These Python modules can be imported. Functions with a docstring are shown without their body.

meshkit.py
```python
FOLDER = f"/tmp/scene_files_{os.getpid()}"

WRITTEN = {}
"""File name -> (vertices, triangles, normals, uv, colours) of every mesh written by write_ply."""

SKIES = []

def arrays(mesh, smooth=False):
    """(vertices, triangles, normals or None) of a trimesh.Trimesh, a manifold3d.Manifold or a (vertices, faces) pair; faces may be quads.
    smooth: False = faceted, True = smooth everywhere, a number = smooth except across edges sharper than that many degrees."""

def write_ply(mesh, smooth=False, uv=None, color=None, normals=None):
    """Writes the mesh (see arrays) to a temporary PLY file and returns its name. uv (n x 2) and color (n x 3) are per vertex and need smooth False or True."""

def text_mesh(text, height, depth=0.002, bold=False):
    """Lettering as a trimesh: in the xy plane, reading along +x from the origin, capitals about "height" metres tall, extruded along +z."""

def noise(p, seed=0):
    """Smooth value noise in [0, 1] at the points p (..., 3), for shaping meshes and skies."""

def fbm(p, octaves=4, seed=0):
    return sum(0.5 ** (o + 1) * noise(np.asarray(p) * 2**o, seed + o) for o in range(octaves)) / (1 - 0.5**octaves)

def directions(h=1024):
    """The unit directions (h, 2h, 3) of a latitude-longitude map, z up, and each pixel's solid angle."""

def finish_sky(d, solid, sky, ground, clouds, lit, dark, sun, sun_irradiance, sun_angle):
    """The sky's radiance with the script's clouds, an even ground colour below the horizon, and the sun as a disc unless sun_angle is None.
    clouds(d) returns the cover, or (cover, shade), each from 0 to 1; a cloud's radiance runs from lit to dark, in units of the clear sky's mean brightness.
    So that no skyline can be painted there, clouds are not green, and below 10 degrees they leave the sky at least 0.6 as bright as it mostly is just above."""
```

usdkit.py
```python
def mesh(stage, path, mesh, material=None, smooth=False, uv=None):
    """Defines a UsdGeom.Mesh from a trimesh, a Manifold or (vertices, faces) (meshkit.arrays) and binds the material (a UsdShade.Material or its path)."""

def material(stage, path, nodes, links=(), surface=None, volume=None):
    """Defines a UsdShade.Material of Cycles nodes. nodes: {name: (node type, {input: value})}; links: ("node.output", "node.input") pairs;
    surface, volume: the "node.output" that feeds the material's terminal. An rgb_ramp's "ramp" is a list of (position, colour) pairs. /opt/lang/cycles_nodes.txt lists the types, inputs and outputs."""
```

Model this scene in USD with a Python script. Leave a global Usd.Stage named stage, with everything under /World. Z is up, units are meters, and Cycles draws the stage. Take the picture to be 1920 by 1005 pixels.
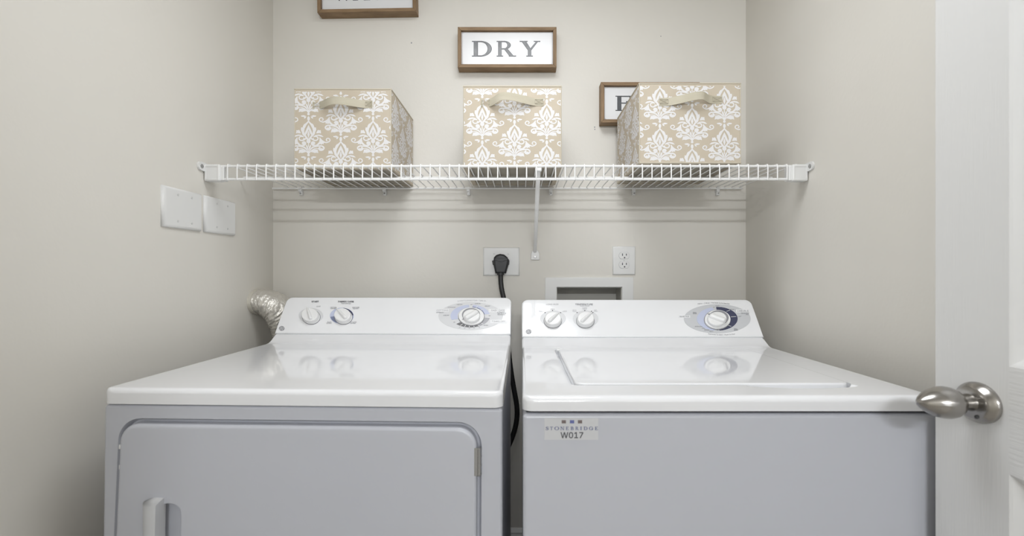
import math, random
import numpy as np, trimesh
import manifold3d as m3
import usdkit, meshkit
from meshkit import text_mesh
from shapely.geometry import Polygon, MultiPolygon, LineString, Point, box as sbox
from shapely.ops import unary_union
from shapely import affinity
from pxr import Usd, UsdGeom, UsdLux, UsdShade, Gf, Sdf

random.seed(7)
np.random.seed(7)
stage = Usd.Stage.CreateInMemory()
UsdGeom.SetStageUpAxis(stage, UsdGeom.Tokens.z)
UsdGeom.SetStageMetersPerUnit(stage, 1.0)
UsdGeom.Xform.Define(stage, '/World')

# ------------------------------------------------------------------ camera, light, exposure
EYE = 0.925                      # eye height
F, U0, V0 = 930.0, 978.0, 514.0  # focal length and principal point, in pixels of the 1920 x 1005 frame
cam = UsdGeom.Camera.Define(stage, '/World/Camera')
cam.AddTranslateOp().Set(Gf.Vec3d(0, 0, EYE))
cam.AddRotateXOp().Set(90.0)
cam.CreateHorizontalApertureAttr(36.0)
cam.CreateFocalLengthAttr(36.0 * F / 1920)
cam.CreateHorizontalApertureOffsetAttr((960 - U0) * 36 / 1920)
cam.CreateVerticalApertureOffsetAttr((V0 - 502.5) * 36 / 1920)
cam.CreateClippingRangeAttr(Gf.Vec2f(0.02, 50))
cam.CreateExposureAttr(0.33)
cam.CreateFStopAttr(4.5)
cam.CreateFocusDistanceAttr(1.38)

CEIL = 1.92
hall = UsdLux.RectLight.Define(stage, '/World/hall_strip_light')     # a long ceiling fixture in the passage behind the viewer
hall.AddTranslateOp().Set(Gf.Vec3d(0.12, -1.75, CEIL - 0.13))
hall.AddRotateXOp().Set(80.0)
hall.CreateWidthAttr(0.62)
hall.CreateHeightAttr(0.06)
hall.CreateIntensityAttr(146.0)
hall.CreateColorAttr(Gf.Vec3f(0.945, 0.97, 1.0))
lamp = UsdLux.DiskLight.Define(stage, '/World/laundry_ceiling_light')
lamp.AddTranslateOp().Set(Gf.Vec3d(0.0, 0.82, CEIL - 0.03))
lamp.CreateRadiusAttr(0.30)
lamp.CreateIntensityAttr(6.5)
lamp.CreateColorAttr(Gf.Vec3f(0.945, 0.97, 1.0))
hall_fill = UsdLux.RectLight.Define(stage, '/World/hall_fill_light')  # added cool fill panel behind the viewer, softens the light; no window modelled
hall_fill.AddTranslateOp().Set(Gf.Vec3d(-0.04, -3.12, 1.05))
hall_fill.AddRotateXOp().Set(90.0)
hall_fill.CreateWidthAttr(1.2)
hall_fill.CreateHeightAttr(1.1)
hall_fill.CreateIntensityAttr(1.5)
hall_fill.CreateColorAttr(Gf.Vec3f(0.90, 0.95, 1.0))

# ------------------------------------------------------------------ helpers
USED, LOC = {}, {}


def prim_path(name, parent):
    base = '/World/' + name if parent is None else f'{parent}/{name}'
    n = USED.get(base, -1) + 1
    USED[base] = n
    return base if n == 0 else f'{base}_{n:03d}'


def tag(path, label=None, cat=None, group=None, kind=None):
    p = stage.GetPrimAtPath(path)
    for k, v in (('label', label), ('category', cat), ('group', group), ('kind', kind)):
        if v:
            p.SetCustomDataByKey(k, v)
    return path


def thing(name, loc, label, cat, group=None, kind=None):
    path = prim_path(name, None)
    x = UsdGeom.Xform.Define(stage, path)
    x.AddTranslateOp().Set(Gf.Vec3d(*map(float, loc)))
    LOC[path] = np.array(loc, float)
    return tag(path, label, cat, group, kind)


def as_tm(m):
    if hasattr(m, 'to_mesh'):
        q = m.to_mesh()
        return trimesh.Trimesh(q.vert_properties[:, :3].copy(), q.tri_verts.copy(), process=False)
    if isinstance(m, (list, tuple)) and len(m) and not isinstance(m[0], np.ndarray):
        return trimesh.util.concatenate([as_tm(x) for x in m])
    return m


def obj(name, mesh, mat, parent=None, smooth=35, label=None, **kw):
    """One Mesh prim; vertices are given in the room's metres and stored about the parent thing's base."""
    path = prim_path(name, parent)
    mesh = as_tm(mesh).copy()
    if parent is not None:
        mesh.vertices = mesh.vertices - LOC[parent]
        LOC[path] = LOC[parent]
    else:
        LOC[path] = np.zeros(3)
    usdkit.mesh(stage, path, mesh, M[mat], smooth=smooth)
    if label or kw:
        tag(path, label, **kw)
    return path


def struct(name, mesh, mat, label=None, cat=None, smooth=False):
    return obj(name, mesh, mat, None, smooth, label, kind='structure', cat=cat)


def P(u, v, y):
    return np.array([(u - U0) * y / F, y, EYE - (v - V0) * y / F])


def man(t):
    return m3.Manifold(m3.Mesh(np.asarray(t.vertices, np.float32), np.asarray(t.faces, np.uint32)))


def box(x0, x1, y0, y1, z0, z1):
    return m3.Manifold.cube([x1 - x0, y1 - y0, z1 - z0]).translate([x0, y0, z0])


def rbox(x0, x1, y0, y1, z0, z1, r, seg=20):
    s = m3.Manifold.sphere(r, seg)
    return m3.Manifold.batch_hull([s.translate([x, y, z]) for x in (x0 + r, x1 - r) for y in (y0 + r, y1 - r) for z in (z0 + r, z1 - r)])


def tube(pts, r, seg=8, ry=None, closed_caps=True):
    """Tube along a polyline; r scalar or per point."""
    pts = np.asarray(pts, float)
    n = len(pts)
    r = np.broadcast_to(np.asarray(r, float), (n,))
    t = np.gradient(pts, axis=0)
    t /= np.linalg.norm(t, axis=1, keepdims=True)
    ref = np.array([0, 1.0, 0]) if abs(t[0][1]) < 0.8 else np.array([1.0, 0, 0])
    rings, a = [], np.arange(seg) / seg * 2 * np.pi
    nrm = ref - t[0] * (ref @ t[0])
    for i in range(n):
        nrm = nrm - t[i] * (nrm @ t[i])
        nrm /= np.linalg.norm(nrm)
        b = np.cross(t[i], nrm)
        k = 1.0 if ry is None else ry
        rings.append(pts[i] + r[i] * (np.cos(a)[:, None] * nrm * k + np.sin(a)[:, None] * b))
    v = np.vstack(rings + [pts[:1], pts[-1:]])
    f = []
    for i in range(n - 1):
        for j in range(seg):
            p, q = i * seg + j, i * seg + (j + 1) % seg
            f += [[p, q, q + seg], [p, q + seg, p + seg]]
    e0, e1 = n * seg, n * seg + 1
    for j in range(seg):
        f += [[e0, (j + 1) % seg, j], [e1, (n - 1) * seg + j, (n - 1) * seg + (j + 1) % seg]]
    m = trimesh.Trimesh(v, f, process=False)
    if m.volume < 0:
        m.invert()
    return m


def spline(pts, n):
    from scipy.interpolate import CubicSpline
    pts = np.asarray(pts, float)
    s = np.r_[0, np.cumsum(np.linalg.norm(np.diff(pts, axis=0), axis=1))]
    return CubicSpline(s, pts)(np.linspace(0, s[-1], n))


class Frame:
    """A flat face: point = O + a*ex + s*et + h*n. n points to the room."""

    def __init__(self, O, ex, et, n=None):
        self.O, self.ex, self.et = (np.array(q, float) for q in (O, ex, et))
        c = np.cross(self.ex, self.et) if n is None else np.array(n, float)
        c /= np.linalg.norm(c)
        self.n = c if n is not None or c[1] < 0 else -c

    def at(self, u, v, h=0.0):
        d = np.array([(u - U0) / F, 1, -(v - V0) / F])
        A = np.stack([self.ex, self.et, -d], 1)
        a, s, _ = np.linalg.solve(A, np.array([0, 0, EYE]) - self.O - h * self.n)
        return a, s

    def many(self, uv, h=0.0):
        return [self.at(u, v, h) for u, v in uv]

    def place(self, m):
        m = as_tm(m).copy()
        v = m.vertices
        m.vertices = self.O + v[:, :1] * self.ex + v[:, 1:2] * self.et + v[:, 2:] * self.n
        if np.linalg.det(np.stack([self.ex, self.et, self.n])) < 0:
            m.invert()
        return m


def geoms(g):
    return [q for q in getattr(g, 'geoms', [g]) if q.geom_type == 'Polygon' and q.area > 1e-10]


def flat(poly, depth=0.0004, h=0.0):
    out = []
    for g in geoms(poly):
        e = trimesh.creation.extrude_polygon(g, depth, engine='earcut')
        e.apply_translation([0, 0, h])
        out.append(e)
    return trimesh.util.concatenate(out)


def convex_bevel(poly, depth, bevel, h=0.0, n=4):
    pts = [(x, y, h) for x, y in poly.exterior.coords]
    for k in range(n + 1):
        th = k / n * math.pi / 2
        q = poly.buffer(-bevel * (1 - math.cos(th)), join_style='mitre')
        pts += [(x, y, h + depth - bevel + bevel * math.sin(th)) for x, y in q.exterior.coords]
    return m3.Manifold.hull_points(np.array(pts))


def ellipse(cu, cv, ru, rv, n=48, a0=0, a1=360):
    t = np.radians(np.linspace(a0, a1, n, endpoint=(a1 - a0) < 360))
    return np.stack([cu + ru * np.cos(t), cv + rv * np.sin(t)], 1)


def sector(cu, cv, r0, r1, a0, a1, n=24):
    """Ring sector in pixels; r0, r1 are (ru, rv); angles in degrees, clockwise on the picture from the right."""
    return np.vstack([ellipse(cu, cv, *r1, n, a0, a1 - 1e-6), ellipse(cu, cv, *r0, n, a0, a1 - 1e-6)[::-1]])


def px_decal(frame, uv, h, depth=0.0003):
    return frame.place(flat(Polygon(frame.many(uv)).buffer(0), depth, h))


def px_text(frame, text, u, v, hpx, h=0.0004, width=None, bold=False, arc=None):
    """Lettering printed on a face, centred at a spot; hpx capital height, width the whole width (picture pixels)."""
    m = text_mesh(text, 1.0, 0.001, bold)
    b = m.bounds
    c = (b[0] + b[1]) / 2
    kx = (width / (b[1][0] - b[0][0])) if width else hpx
    q = m.vertices
    uu, vv = (q[:, 0] - c[0]) * kx, -(q[:, 1] - 0.5) * hpx
    if arc:
        vv = vv + arc * (uu / (max(abs(uu)) + 1e-9)) ** 2
    a = np.array(frame.many(np.stack([u + uu, v + vv], 1)))
    m.vertices = np.column_stack([a, h + np.where(q[:, 2] > 0.0005, 0.0002, 0.0)])
    return frame.place(m)


# serif capitals, 1 unit tall
def glyph(c):
    S, T, Q = 0.17, 0.065, 0.05     # stem, hairline, serif height
    R = lambda x0, x1, y0, y1: sbox(x0, y0, x1, y1)
    def stem(x, w=S, b=True, t=True, o=0.075):
        p = [R(x, x + w, 0, 1)]
        if b: p.append(R(x - o, x + w + o, 0, Q))
        if t: p.append(R(x - o, x + w + o, 1 - Q, 1))
        return p
    def bowl(x, y0, y1, rx, w=S, t=T):
        cy, ry = (y0 + y1) / 2, (y1 - y0) / 2
        o = affinity.scale(Point(0, 0).buffer(1, 24), rx, ry)
        i = affinity.scale(Point(0, 0).buffer(1, 24), rx - w, ry - t)
        g = affinity.translate(o.difference(i), x, cy).intersection(R(x, x + 2, y0, y1))
        return g
    L = lambda pts, w: LineString(pts).buffer(w / 2, cap_style='flat')
    if c == 'I': p = stem(0.08)
    elif c == 'D': p = stem(0.08) + [bowl(0.36, 0, 1, 0.47), R(0.2, 0.37, 0, T), R(0.2, 0.37, 1 - T, 1)]
    elif c == 'R': p = stem(0.08) + [bowl(0.38, 0.46, 1, 0.33), R(0.2, 0.39, 0.46, 0.46 + T), R(0.2, 0.39, 1 - T, 1), Polygon([(0.36, 0.5), (0.55, 0.5), (0.88, 0), (0.66, 0)]), R(0.62, 0.98, 0, Q)]
    elif c == 'B': p = stem(0.08) + [bowl(0.36, 0.5, 1, 0.29), bowl(0.38, 0, 0.53, 0.35), R(0.2, 0.4, 0, T), R(0.2, 0.4, 0.47, 0.53), R(0.2, 0.4, 1 - T, 1)]
    elif c == 'Y': p = stem(0.38, t=False) and [R(0.38, 0.55, 0, 0.46), R(0.3, 0.63, 0, Q), Polygon([(0.05, 1), (0.27, 1), (0.55, 0.44), (0.38, 0.4)]), Polygon([(0.82, 1), (0.91, 1), (0.55, 0.4), (0.47, 0.46)]), R(-0.03, 0.36, 1 - Q, 1), R(0.68, 1.0, 1 - Q, 1)]
    elif c == 'F': p = stem(0.08) + [R(0.2, 0.66, 1 - T, 1), R(0.6, 0.66, 0.78, 1), R(0.2, 0.5, 0.48, 0.48 + T), R(0.46, 0.51, 0.38, 0.64)]
    elif c == 'E': p = stem(0.08) + [R(0.2, 0.68, 1 - T, 1), R(0.62, 0.68, 0.78, 1), R(0.2, 0.52, 0.48, 0.48 + T), R(0.48, 0.53, 0.38, 0.64), R(0.2, 0.72, 0, T), R(0.66, 0.72, 0, 0.22)]
    elif c == 'L': p = stem(0.08) + [R(0.2, 0.7, 0, T), R(0.63, 0.7, 0, 0.26)]
    elif c == 'T': p = stem(0.34, t=False) + [R(0.0, 0.85, 1 - T, 1), R(0, 0.06, 0.76, 1), R(0.79, 0.85, 0.76, 1)]
    elif c == 'H': p = stem(0.08) + stem(0.66) + [R(0.2, 0.7, 0.47, 0.47 + T)]
    elif c == 'N': p = [R(0.1, 0.17, 0, 1), R(0.75, 0.82, 0, 1), Polygon([(0.06, 1), (0.27, 1), (0.82, 0), (0.68, 0)]), R(0, 0.28, 0, Q), R(0.64, 0.94, 1 - Q, 1), R(-0.02, 0.2, 1 - Q, 1)]
    elif c == 'A': p = [Polygon([(0.4, 1), (0.52, 1), (0.92, 0), (0.71, 0)]), Polygon([(0.4, 1), (0.48, 0.95), (0.17, 0), (0.08, 0)]), R(0.2, 0.7, 0.3, 0.3 + T), R(-0.02, 0.28, 0, Q), R(0.62, 1.0, 0, Q)]
    elif c == 'W': p = [Polygon([(0.04, 1), (0.24, 1), (0.48, 0), (0.4, 0)]), Polygon([(0.62, 0.9), (0.68, 0.9), (0.46, 0), (0.4, 0)]), Polygon([(0.52, 1), (0.72, 1), (0.98, 0), (0.9, 0)]), Polygon([(1.2, 1), (1.28, 1), (0.96, 0), (0.9, 0)]), R(-0.04, 0.34, 1 - Q, 1), R(0.46, 0.82, 1 - Q, 1), R(1.1, 1.36, 1 - Q, 1)]
    elif c in 'OG':
        o = affinity.translate(affinity.scale(Point(0, 0).buffer(1, 32), 0.48, 0.52), 0.5, 0.5)
        i = affinity.translate(affinity.scale(Point(0, 0).buffer(1, 32), 0.31, 0.46), 0.5, 0.5)
        g = o.difference(i)
        p = [g] if c == 'O' else [g.difference(R(0.62, 1.2, 0.42, 0.72)), R(0.72, 0.89, 0.05, 0.42), R(0.64, 0.97, 0.38, 0.42 + Q)]
    elif c == 'S':
        pts = [(0.60, 0.80), (0.52, 0.93), (0.36, 0.96), (0.2, 0.88), (0.17, 0.74), (0.26, 0.62), (0.46, 0.48), (0.58, 0.36), (0.56, 0.16), (0.42, 0.05), (0.24, 0.05), (0.12, 0.16)]
        sp = spline(pts, 60)
        w = np.interp(np.linspace(0, 1, 60), [0, 0.2, 0.5, 0.8, 1], [0.05, 0.08, 0.19, 0.08, 0.05])
        p = [unary_union([LineString(sp[i:i + 2]).buffer(w[i] / 2) for i in range(59)]), R(0.585, 0.635, 0.7, 0.98), R(0.085, 0.135, 0.02, 0.28)]
    return unary_union(p).buffer(0.004)


# ------------------------------------------------------------------ materials
M = {}


def mat(name, color, rough=0.5, metallic=0.0, spec=0.5, bump=None, tint=None, coat=0.0, grain=None, diff=0.0):
    """bump: (scale, strength, distance); tint: (scale, second colour, vector scale); grain: mapping scale for both."""
    nodes = {'p': ('principled_bsdf', {'base_color': color, 'roughness': rough, 'metallic': metallic, 'specular_ior_level': spec, 'coat_weight': coat, 'coat_roughness': 0.05, 'diffuse_roughness': diff}), 'g': ('geometry', {}),
             'm': ('mapping', {'scale': grain or (1, 1, 1)})}
    links = [('g.position', 'm.vector')]
    if tint:
        nodes['tn'] = ('noise_texture', {'scale': tint[0], 'detail': 5, 'roughness': 0.6})
        nodes['tr'] = ('rgb_ramp', {'ramp': [(0.3, color), (0.72, tint[1])]})
        links += [('m.vector', 'tn.vector'), ('tn.fac', 'tr.fac'), ('tr.color', 'p.base_color')]
    if bump:
        nodes['bn'] = ('noise_texture', {'scale': bump[0], 'detail': 4, 'roughness': 0.55})
        nodes['b'] = ('bump', {'strength': bump[1], 'distance': bump[2]})
        links += [('m.vector', 'bn.vector'), ('bn.fac', 'b.height'), ('b.normal', 'p.normal')]
    M[name] = usdkit.material(stage, '/World/Looks/' + name, nodes, links, surface='p.BSDF')


mat('wall_paint', (0.762, 0.736, 0.680), 0.6, bump=(90, 0.08, 0.004), tint=(2.0, (0.776, 0.751, 0.697), None))
mat('ceiling_paint', (0.82, 0.81, 0.78), 0.8, bump=(120, 0.2, 0.004))
mat('floor_vinyl', (0.42, 0.39, 0.35), 0.4, tint=(6, (0.50, 0.47, 0.42), None))
mat('trim_paint', (0.80, 0.80, 0.78), 0.35, bump=(60, 0.08, 0.002))
mat('enamel', (0.83, 0.835, 0.855), 0.07, coat=0.2, bump=(7, 0.02, 0.01))
mat('enamel_lid', (0.83, 0.835, 0.855), 0.06, coat=0.2, bump=(5, 0.03, 0.01))
mat('enamel_shaded', (0.543, 0.556, 0.606), 0.28, bump=(420, 0.12, 0.0006))  # same white enamel as the tops, greyed to paint in the shade on the fronts
mat('console_white', (0.87, 0.875, 0.89), 0.12, coat=0.3, bump=(10, 0.03, 0.01))
mat('pull_plastic_shaded', (0.58, 0.585, 0.60), 0.28, bump=(200, 0.02, 0.001))  # white plastic, its colour greyed for the shade on the grip
mat('knob_white', (0.86, 0.86, 0.86), 0.25, bump=(200, 0.02, 0.001))
mat('dark_gap', (0.05, 0.05, 0.052), 0.7, bump=(80, 0.1, 0.001))
mat('print_grey', (0.60, 0.61, 0.63), 0.3, tint=(30, (0.61, 0.62, 0.64), None))
mat('print_palegrey', (0.70, 0.705, 0.72), 0.3, tint=(30, (0.71, 0.715, 0.73), None))
mat('print_lavender', (0.56, 0.60, 0.76), 0.3, tint=(30, (0.57, 0.61, 0.77), None))
mat('print_blue', (0.40, 0.46, 0.66), 0.3, tint=(30, (0.41, 0.47, 0.67), None))
mat('print_slate', (0.22, 0.25, 0.38), 0.3, tint=(30, (0.23, 0.26, 0.39), None))
mat('print_navy', (0.055, 0.06, 0.115), 0.3, tint=(30, (0.06, 0.065, 0.12), None))
mat('print_darkgrey', (0.17, 0.17, 0.175), 0.3, tint=(30, (0.18, 0.18, 0.185), None))
mat('print_midgrey', (0.42, 0.42, 0.45), 0.3, tint=(30, (0.43, 0.43, 0.46), None))
mat('ink', (0.09, 0.09, 0.10), 0.5, tint=(40, (0.11, 0.11, 0.12), None))
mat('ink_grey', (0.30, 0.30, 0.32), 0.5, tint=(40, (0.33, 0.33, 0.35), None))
mat('ink_pale', (0.48, 0.48, 0.50), 0.5, tint=(40, (0.5, 0.5, 0.52), None))
mat('label_paper', (0.80, 0.80, 0.80), 0.45, tint=(50, (0.81, 0.81, 0.81), None))
mat('sticker_paper', (0.60, 0.605, 0.62), 0.4, tint=(50, (0.62, 0.625, 0.64), None))
mat('label_taupe', (0.17, 0.135, 0.13), 0.5, tint=(50, (0.19, 0.15, 0.145), None))
mat('label_blue', (0.13, 0.15, 0.36), 0.5, tint=(50, (0.15, 0.17, 0.38), None))
mat('label_text', (0.15, 0.17, 0.30), 0.5, tint=(50, (0.17, 0.19, 0.32), None))
mat('white_plastic', (0.82, 0.82, 0.81), 0.32, bump=(150, 0.03, 0.001))
mat('receptacle_plastic', (0.80, 0.80, 0.79), 0.3, bump=(150, 0.03, 0.001))
mat('shelf_vinyl', (0.87, 0.87, 0.86), 0.35, bump=(300, 0.06, 0.0005))
mat('screw_steel', (0.42, 0.42, 0.42), 0.35, metallic=0.9, bump=(400, 0.1, 0.0005))
mat('screw_painted', (0.70, 0.70, 0.69), 0.3, bump=(400, 0.1, 0.0005))
mat('outlet_box_grey', (0.50, 0.49, 0.455), 0.6, bump=(70, 0.1, 0.001))
mat('rubber', (0.022, 0.023, 0.026), 0.42, bump=(160, 0.15, 0.0008))
mat('cord_rubber', (0.009, 0.009, 0.010), 0.45, bump=(160, 0.1, 0.0008))
mat('door_vertical_grain', (0.75, 0.75, 0.745), 0.38, bump=(60, 0.16, 0.0022), grain=(6, 6, 0.35))
mat('door_horizontal_grain', (0.75, 0.75, 0.745), 0.38, bump=(60, 0.35, 0.0022), grain=(6, 0.35, 6))
mat('nickel', (0.40, 0.385, 0.365), 0.21, metallic=1.0, bump=(300, 0.05, 0.0005))
mat('foil', (0.74, 0.715, 0.665), 0.36, metallic=0.62, bump=(120, 0.55, 0.004))
mat('foil_collar', (0.66, 0.63, 0.56), 0.5, metallic=0.2, bump=(60, 0.3, 0.003))
mat('frame_wood', (0.20, 0.125, 0.062), 0.6, bump=(70, 0.25, 0.001), tint=(42, (0.335, 0.222, 0.125), None), grain=(0.35, 1, 2.2))
mat('frame_wood_upright', (0.20, 0.125, 0.062), 0.6, bump=(70, 0.25, 0.001), tint=(42, (0.335, 0.222, 0.125), None), grain=(2.2, 1, 0.35))
mat('sign_enamel', (0.83, 0.835, 0.85), 0.22, bump=(30, 0.03, 0.003))
mat('sign_letter_dark', (0.075, 0.08, 0.088), 0.35, tint=(60, (0.10, 0.105, 0.115), None))
mat('sign_letter_grey', (0.10, 0.104, 0.112), 0.3, tint=(38, (0.25, 0.255, 0.265), None), grain=(1.6, 1, 0.6))
mat('bin_fabric', (0.545, 0.475, 0.375), 0.85, bump=(900, 0.25, 0.0006), tint=(14, (0.585, 0.515, 0.415), None))
mat('bin_edging', (0.57, 0.515, 0.415), 0.8, bump=(700, 0.3, 0.0006))
mat('bin_print', (0.78, 0.77, 0.775), 0.8, bump=(900, 0.25, 0.0006))
mat('bin_webbing', (0.51, 0.47, 0.365), 0.8, bump=(500, 0.4, 0.0008), grain=(0.3, 1, 2), tint=(40, (0.56, 0.52, 0.415), None))
mat('bin_underside', (0.36, 0.33, 0.275), 0.9, bump=(500, 0.3, 0.0006))
mat('stitching', (0.46, 0.42, 0.33), 0.8, bump=(500, 0.3, 0.0006))

# ------------------------------------------------------------------ the room
D, XL, XR, YF = 1.596, -0.7997, 0.7217, -3.2
BX0, BX1, BZ1, BZ0 = 0.1115, 0.3226, EYE - 0.041, EYE - 0.175      # hole of the washer outlet box
wall_back = struct('wall_back', box(XL - 0.1, XR + 0.1, D, D + 0.12, -0.05, CEIL + 0.05) - box(BX0, BX1, D - 0.01, D + 0.2, BZ0, BZ1), 'wall_paint', 'beige painted back wall behind the shelf and the two machines', 'wall')
struct('wall_left', box(XL - 0.1, XL, YF, D + 0.12, -0.05, CEIL + 0.05), 'wall_paint', 'beige painted left wall carrying two blank plates', 'wall')
struct('wall_right', box(XR, XR + 0.1, YF, D + 0.12, -0.05, CEIL + 0.05), 'wall_paint', 'beige painted right wall behind the open door', 'wall')
struct('wall_front', box(XL, -0.42, -0.14, -0.02, 0, CEIL), 'wall_paint', 'beige wall left of the doorway the viewer stands in', 'wall')
struct('wall_rear', box(XL - 0.1, XR + 0.1, YF - 0.1, YF, -0.05, CEIL + 0.05), 'wall_paint', 'beige wall closing the passage behind the viewer', 'wall')
struct('floor', box(XL - 0.1, XR + 0.1, YF - 0.1, D + 0.12, -0.1, 0), 'floor_vinyl', 'floor of the laundry room', 'floor')
struct('ceiling', box(XL - 0.1, XR + 0.1, YF - 0.1, D + 0.12, CEIL, CEIL + 0.1), 'ceiling_paint', 'white ceiling of the laundry room', 'ceiling')
bb = Polygon([(D, 0), (D - 0.012, 0), (D - 0.012, 0.085), (D - 0.009, 0.092), (D - 0.009, 0.098), (D - 0.004, 0.108), (D, 0.110)])


def prism_x(poly, x0, x1):
    e = trimesh.creation.extrude_polygon(poly, x1 - x0, engine='earcut')
    v = e.vertices
    e.vertices = np.column_stack([x0 + v[:, 2], v[:, 0], v[:, 1]])
    if e.volume < 0:
        e.invert()
    return e


struct('baseboard_back', prism_x(bb, XL, XR), 'trim_paint', 'white moulded baseboard seen in the gap between the machines', 'baseboard')
for s, x in (('left', XL), ('right', XR)):
    e = box(x if s == 'left' else x - 0.012, x + 0.012 if s == 'left' else x, 0.1, D - 0.013, 0, 0.105)
    struct('baseboard_' + s, e, 'trim_paint', f'white baseboard along the {s} wall', 'baseboard')
struct('trim_1', box(0.668, XR - 0.001, -0.12, 0.02, 0.0, 1.66), 'trim_paint', 'white door jamb where the open door hangs', 'trim')
WF = Frame((0, D, EYE), (1, 0, 0), (0, 0, 1))
for u, v, r in ((771.5, 80.5, 1.3), (1115.0, 238.5, 1.1), (1115.2, 242.6, 1.0), (1239, 68, .9), (1002, 214, .8)):
    obj('nail_hole', px_decal(WF, ellipse(u, v, r, r * 1.1, 12), 0.0002, 0.0004), 'ink_grey', wall_back, False)

# ------------------------------------------------------------------ appliances
A = 0.95


def slab(xl, xr, yf, zt, zb, tail, rn=0.009, rc=0.016, r=0.007):
    """Sheet-metal top: rounded nose and corners at the front, tail = (y, z) profile sweeping up to the console."""
    st = []
    for ph in np.linspace(0, math.pi / 2, 9):
        dy = rc * (1 - math.cos(ph))
        z = zt if dy >= rn else zt - rn + math.sqrt(max(0, rn * rn - (rn - dy) ** 2))
        ins = rc - math.sqrt(max(0, rc * rc - (rc - dy) ** 2))
        st.append((yf + dy, z, ins))
    for y in np.linspace(yf + rc, tail[0][0], 8)[1:-1]:
        st.append((y, zt, 0))
    st += [(y, z, 0) for y, z in tail]
    rings, n = [], 6
    for y, z, ins in st:
        a, b = xl + ins, xr - ins
        arc = [(a + r * (1 - math.cos(t)), z - r + r * math.sin(t)) for t in np.linspace(0, math.pi / 2, n)]
        ring = [(a, zb)] + arc + [(a + b - x, q) for x, q in arc[::-1]] + [(b, zb)]
        rings.append([(x, y, q) for x, q in ring])
    k, v = len(rings[0]), np.array(rings).reshape(-1, 3)
    f = []
    for i in range(len(rings) - 1):
        for j in range(k):
            p, q = i * k + j, i * k + (j + 1) % k
            f += [[p, q, q + k], [p, q + k, p + k]]
    last = (len(rings) - 1) * k
    for j in range(1, k - 1):
        f += [[0, j + 1, j], [last, last + j, last + j + 1]]
    m = trimesh.Trimesh(v, f, process=False)
    if m.volume < 0:
        m.invert()
    return m


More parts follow.
